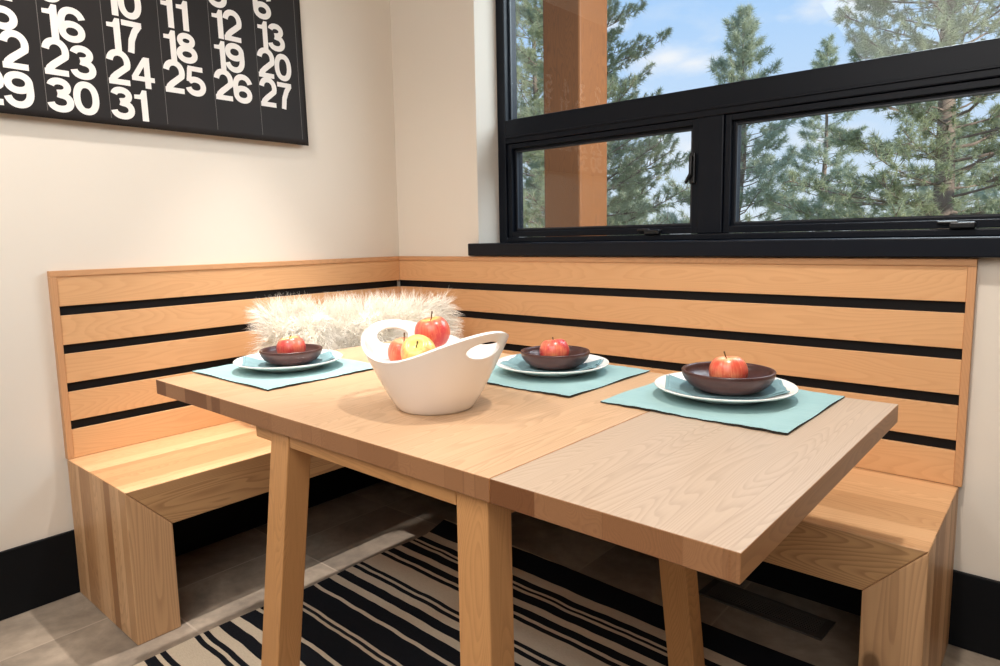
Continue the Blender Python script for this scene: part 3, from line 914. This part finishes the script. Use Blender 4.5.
def cal_x(y, z):
    # stands off the wall a little more towards the bottom
    f = max(0, min(1, (z - CAL_Z0) / (CAL_Z1 - CAL_Z0)))
    edge = max(0, (y - (CAL_R - .1)) / .12)
    return .012 + .022 * (1 - f) ** 2 - .006 * edge * (1 - f) ** 3
cal = thing('wall_calendar', 'big black wall calendar with oversized white dates on the left wall', 'calendar', (0, 0, 0))
ny, nz = 60, 40
V, F = [], []
for j in range(nz + 1):
    for i in range(ny + 1):
        y = CAL_L + (CAL_E - CAL_L) * i / ny; z = CAL_Z0 + (CAL_Z1 - CAL_Z0) * j / nz
        V.append((cal_x(y, z), y, z))
for j in range(nz):
    for i in range(ny): a = j * (ny + 1) + i; F.append((a, a + 1, a + ny + 2, a + ny + 1))
o = from_py('calendar_sheet', V, F, M['cal'], cal, smooth=True)
s = o.modifiers.new('solid', 'SOLIDIFY'); s.thickness = .0016; s.offset = -1
mbd = MB()
DH = .1005
def put_digit(ch, y0, z0, sc):
    for V, F in digit(ch):
        mbd.add(([(cal_x(y0 + v[0] * sc, z0 + v[1] * sc) + .0007, y0 + v[0] * sc, z0 + v[1] * sc) for v in V], F))
ROWP = .1085; ZB = 1.5345
for d in range(1, 32):
    k = d % 7; row = (d - k) // 7 if d >= 7 else 0
    colm = k                    # Sunday column holds the 7th, 14th ...
    row = d // 7
    z0 = ZB + (4 - row) * ROWP
    if row > 4: continue
    y0 = CAL_R - (7 - colm) * CAL_P - .004
    adv = .070 if True else 0
    sx_ = y0
    for q, ch in enumerate(str(d)):
        put_digit(ch, sx_, z0, DH)
        sx_ += .0515 if ch == '1' else .0725
        if ch == '3': sx_ -= .008 * (d == 31)
from_py('printed_dates', mbd.V, mbd.F, M['cal_white'], cal)
mbl = MB()
for k in range(0, 8):
    y = CAL_R - k * CAL_P - .006
    n = 30
    V, F = [], []
    for i in range(n + 1):
        z = CAL_Z0 + .022 + (CAL_Z1 - CAL_Z0 - .03) * i / n
        x = cal_x(y, z) + .0006
        V += [(x, y - .0007, z), (x, y + .0007, z)]
    for i in range(n): F.append((2 * i, 2 * i + 1, 2 * i + 3, 2 * i + 2))
    mbl.add((V, F))
from_py('column_lines', mbl.V, mbl.F, M['cal_line'], cal)

# ------------------------------------------------------------------ outside
tag(boxobj('ground_outside', (-60, .9, -1.3), (50, 90, -1.2), M['hill']), kind='structure')
PY0, PW = 1.2, .27
px0 = -.039
post = boxobj('timber_post', (px0, PY0, -1.2), (px0 + .262, PY0 + .30, 4.2), M['post'], None, bevel=.012)
tag(post, 'heavy brown timber post outside the window, left of the mullion', 'post')

def pine(x, y, h, r_base, z_low, seed, label, mat, n_br=80, tuft=.16, needles_n=34, trunk=.16, power=.8, nw=.0055, lean=0., tufts=11, droop=0.):
    r = random.Random(seed)
    t = thing('pine_tree', label, 'tree', (x, y, -1.2), 0, 'pine trees outside the window')
    H = h + 1.2
    tp = [(lean * k / 10 + .05 * math.sin(k + seed), .04 * math.cos(k * 1.3), H * k / 10) for k in range(11)]
    VF = tube_np(tp, [trunk * (1 - .93 * k / 10) for k in range(11)], 9)
    from_py('trunk', VF[0], VF[1], M['bark'], t, smooth=True)
    br = MB(); cents, dirs, sizes = [], [], []
    zl = z_low + 1.2
    for b in range(n_br):
        f = (b + r.random()) / n_br
        z = zl + (H - zl) * f
        L = r_base * (1 - f) ** power * r.uniform(.6, 1.1) + .12
        a = b * 2.399 + r.gauss(0, .3)
        k = z / H * 10; i0 = min(9, int(k))
        base = Vector(tp[i0]).lerp(Vector(tp[i0 + 1]), k - i0); base.z = z
        rise = r.uniform(-.12, .35) + .35 * f + droop
        d = Vector((math.cos(a), math.sin(a), rise)).normalized()
        side = d.cross(Vector((0, 0, 1))).normalized()
        pts = [base]
        seg = 6
        for s in range(1, seg + 1):
            g = s / seg
            pts.append(base + d * L * g + Vector((0, 0, .18 * L * g * g - .1 * L * g)) + side * (.08 * L * math.sin(3 * g + a)))
        br.add(tube_np(pts, [max(.006, .022 * L / 2 * (1 - .8 * s / seg)) for s in range(seg + 1)], 5))
        nt = max(3, int(tufts * (.4 + L / r_base)))
        for q in range(nt):
            g = r.uniform(.3, 1.02) if q else 1.0
            p0 = pts[0].lerp(pts[-1], g); i1 = min(seg - 1, int(g * seg)); p0 = pts[i1].lerp(pts[i1 + 1], min(1, g * seg - i1))
            off = side * r.uniform(-1, 1) * .34 * L * (1.15 - g) + Vector((0, 0, r.uniform(-.04, .12) * (1 + L * .3)))
            p1 = p0 + off + d * abs(off.length) * .5
            if off.length > .1: br.add(tube_np([p0, p1], [.006, .003], 3))
            dd = (off * .7 + d * .5 + Vector((0, 0, .35))).normalized()
            cents.append(p1); dirs.append(dd); sizes.append(tuft * r.uniform(.75, 1.25))
    from_py('branches', br.V, br.F, M['bark'], t)
    C = np.array([tuple(c) for c in cents]); Dd = np.array([tuple(c) for c in dirs]); Sz = np.array(sizes)
    rg = np.random.default_rng(seed)
    nT = len(C); nn = needles_n
    C3 = np.repeat(C, nn, 0); D3 = np.repeat(Dd, nn, 0); S3 = np.repeat(Sz, nn)
    rd = rg.normal(size=(nT * nn, 3)); rd /= np.linalg.norm(rd, axis=1, keepdims=True)
    dv = D3 * .75 + rd; dv /= np.linalg.norm(dv, axis=1, keepdims=True)
    start = C3 - D3 * (rg.random((nT * nn, 1)) * S3[:, None] * .8)
    w = np.cross(dv, rg.normal(size=(nT * nn, 3))); w /= np.linalg.norm(w, axis=1, keepdims=True)
    Ln = S3[:, None] * rg.uniform(.7, 1.1, (nT * nn, 1))
    A = start - w * nw; B = start + w * nw; E = start + dv * Ln + np.array([0, 0, -.02])
    VV = np.empty((nT * nn * 3, 3)); VV[0::3] = A; VV[1::3] = B; VV[2::3] = E
    me = bpy.data.meshes.new('needles')
    nv = len(VV)
    me.vertices.add(nv); me.vertices.foreach_set('co', VV.ravel())
    me.loops.add(nv); me.loops.foreach_set('vertex_index', np.arange(nv, dtype=np.int32))
    me.polygons.add(nv // 3); me.polygons.foreach_set('loop_start', np.arange(0, nv, 3, dtype=np.int32)); 
    me.update(calc_edges=True)
    o = link_mesh('needle_foliage', me, mat, t)
    o['kind'] = 'stuff'
    return t
pine(-5.0, 9.2, 7.8, 2.6, -.8, 21, 'pine tree standing behind the timber post', M['needle_a'], 160, .115, 42, .15, .75, tufts=40, nw=.005)
pine(-8.6, 12.5, 9.0, 2.6, -.8, 23, 'pine tree left of the timber post at the window edge', M['needle_a'], 130, .14, 40, .15, .6, tufts=32)
pine(.95, 9.0, 8.6, 2.35, -.6, 5, 'tall pine tree with a bare reddish trunk seen through the right panes', M['needle_a'], 150, .115, 42, .17, .5, tufts=44, nw=.005)
pine(-4.45, 16.0, 6.9, 2.7, -1, 8, 'slender pointed pine tree just right of the mullion', M['needle_b'], 120, .2, 36, .15, .85, nw=.008, tufts=20)
pine(-4.4, 23.5, 7.6, 2.4, -1, 14, 'small pine tip peeking up beside the slender pine', M['needle_b'], 90, .22, 30, .14, .9, nw=.009, tufts=18)
pine(-1.2, 30, 5.2, 3.0, -1, 31, 'low distant pine between the two tall trees of the right pane', M['needle_b'], 90, .26, 32, .15, .7, nw=.011, tufts=20)
pine(-11.2, 22, 4.0, 2.2, -1, 44, 'low distant pine by the right edge of the left casement', M['needle_b'], 80, .24, 30, .15, .8, nw=.01, tufts=18)
pine(3.4, 15, 8.5, 2.6, -.5, 61, 'pine tree at the far right edge of the window', M['needle_b'], 100, .2, 34, .15, .6, nw=.007, tufts=20)

# ------------------------------------------------------------------ sky
wd = bpy.data.worlds.new('sky'); SC.world = wd; wd.use_nodes = True
t = wd.node_tree; bg = t.nodes['Background']
g = G.__new__(G); g.t = t
tc = g.n('ShaderNodeTexCoord').outputs['Generated']
sp = g.n('ShaderNodeSeparateXYZ'); g.l(tc, sp.inputs[0])
sky = g.ramp(sp.outputs[2], [(0.0, lin((226, 236, 246))[:3]), (.10, lin((208, 226, 248))[:3]), (.30, lin((172, 208, 250))[:3]), (1.0, lin((96, 150, 226))[:3])])
nz_, _ = g.noise(g.mapping(tc, (1, 1, 2.2)), 9, 6, .6)
mask = None
for d, rad in (((-.432, .868, .238), .060), ((-.405, .885, .228), .045), ((-.503, .815, .284), .042), ((-.226, .935, .275), .07), ((-.414, .902, .117), .08), ((-.26, .956, .12), .07), ((-.15, .97, .16), .07)):
    sb = g.n('ShaderNodeVectorMath', operation='SUBTRACT'); g.l(tc, sb.inputs[0]); sb.inputs[1].default_value = d
    ml = g.n('ShaderNodeVectorMath', operation='MULTIPLY'); g.l(sb.outputs[0], ml.inputs[0]); ml.inputs[1].default_value = (1, 1, 2.6)
    ln = g.n('ShaderNodeVectorMath', operation='LENGTH'); g.l(ml.outputs[0], ln.inputs[0])
    k = g.math('SUBTRACT', 1.0, g.math('DIVIDE', ln.outputs['Value'], rad))
    k = g.math('ADD', k, g.math('MULTIPLY', g.math('SUBTRACT', nz_, .5), 2.6))
    k = g.math('MULTIPLY', k, .85, clamp=True)
    mask = k if mask is None else g.math('MAXIMUM', mask, k)
far = g.ramp(nz_, [(.55, (0, 0, 0)), (.8, (.35, .35, .35))])
col = g.mix(far, sky, lin((236, 240, 248)))
col = g.mix(mask, col, lin((240, 242, 249)))
g.l(col, bg.inputs[0]); bg.inputs[1].default_value = 1.0

# ------------------------------------------------------------------ lights
def light(name, kind, loc, target, energy, color, **kw):
    ld = bpy.data.lights.new(name, kind); ld.energy = energy; ld.color = color
    for k, v in kw.items(): setattr(ld, k, v)
    o = bpy.data.objects.new(name, ld); COL.objects.link(o); o.location = loc
    o.rotation_euler = (Vector(target) - Vector(loc)).to_track_quat('-Z', 'Y').to_euler()
    return o
light('sun', 'SUN', (6, -6, 12), (0, 0, 3), 3.8, (1, .95, .86), angle=.03) 
bpy.data.objects['sun'].rotation_euler = (Vector((-.93, .14, -.36))).to_track_quat('-Z', 'Y').to_euler()
light('ceiling_downlight_corner', 'SPOT', (.56, -.72, 2.72), (.53, -.86, 0), 265, (1, .93, .87), spot_size=.84, spot_blend=.9, shadow_soft_size=.025)
light('ceiling_downlight_right', 'SPOT', (2.05, -.92, 2.72), (2.0, -.78, 0), 115, (1, .93, .85), spot_size=1.5, spot_blend=.8, shadow_soft_size=.05)
light('ceiling_downlight_wall', 'SPOT', (.75, -2.0, 2.72), (.3, -1.7, 0), 75, (1, .95, .9), spot_size=2.2, spot_blend=.8, shadow_soft_size=.05)
light('room_fill', 'AREA', (1.9, -2.4, 2.7), (1.1, -1.0, .9), 56, (1, .97, .94), shape='RECTANGLE', size=2.2, size_y=1.6)
light('room_fill_rear', 'AREA', (3.0, -4.0, 2.3), (1.0, -.4, 1.2), 26, (1, .97, .94), shape='RECTANGLE', size=1.6, size_y=1.2)
light('window_daylight', 'AREA', (2.35, 1.0, 2.65), (.9, -.7, .9), 112, (.82, .92, 1.0), shape='RECTANGLE', size=2.0, size_y=1.2)

# ------------------------------------------------------------------ render look
SC.view_settings.view_transform = 'Standard'
SC.view_settings.look = 'None'
SC.view_settings.exposure = .13; SC.view_settings.gamma = 1
c = SC.cycles
c.max_bounces = 8; c.diffuse_bounces = 4; c.glossy_bounces = 4; c.transparent_max_bounces = 12
c.caustics_reflective = False; c.caustics_refractive = False
c.sample_clamp_indirect = 6
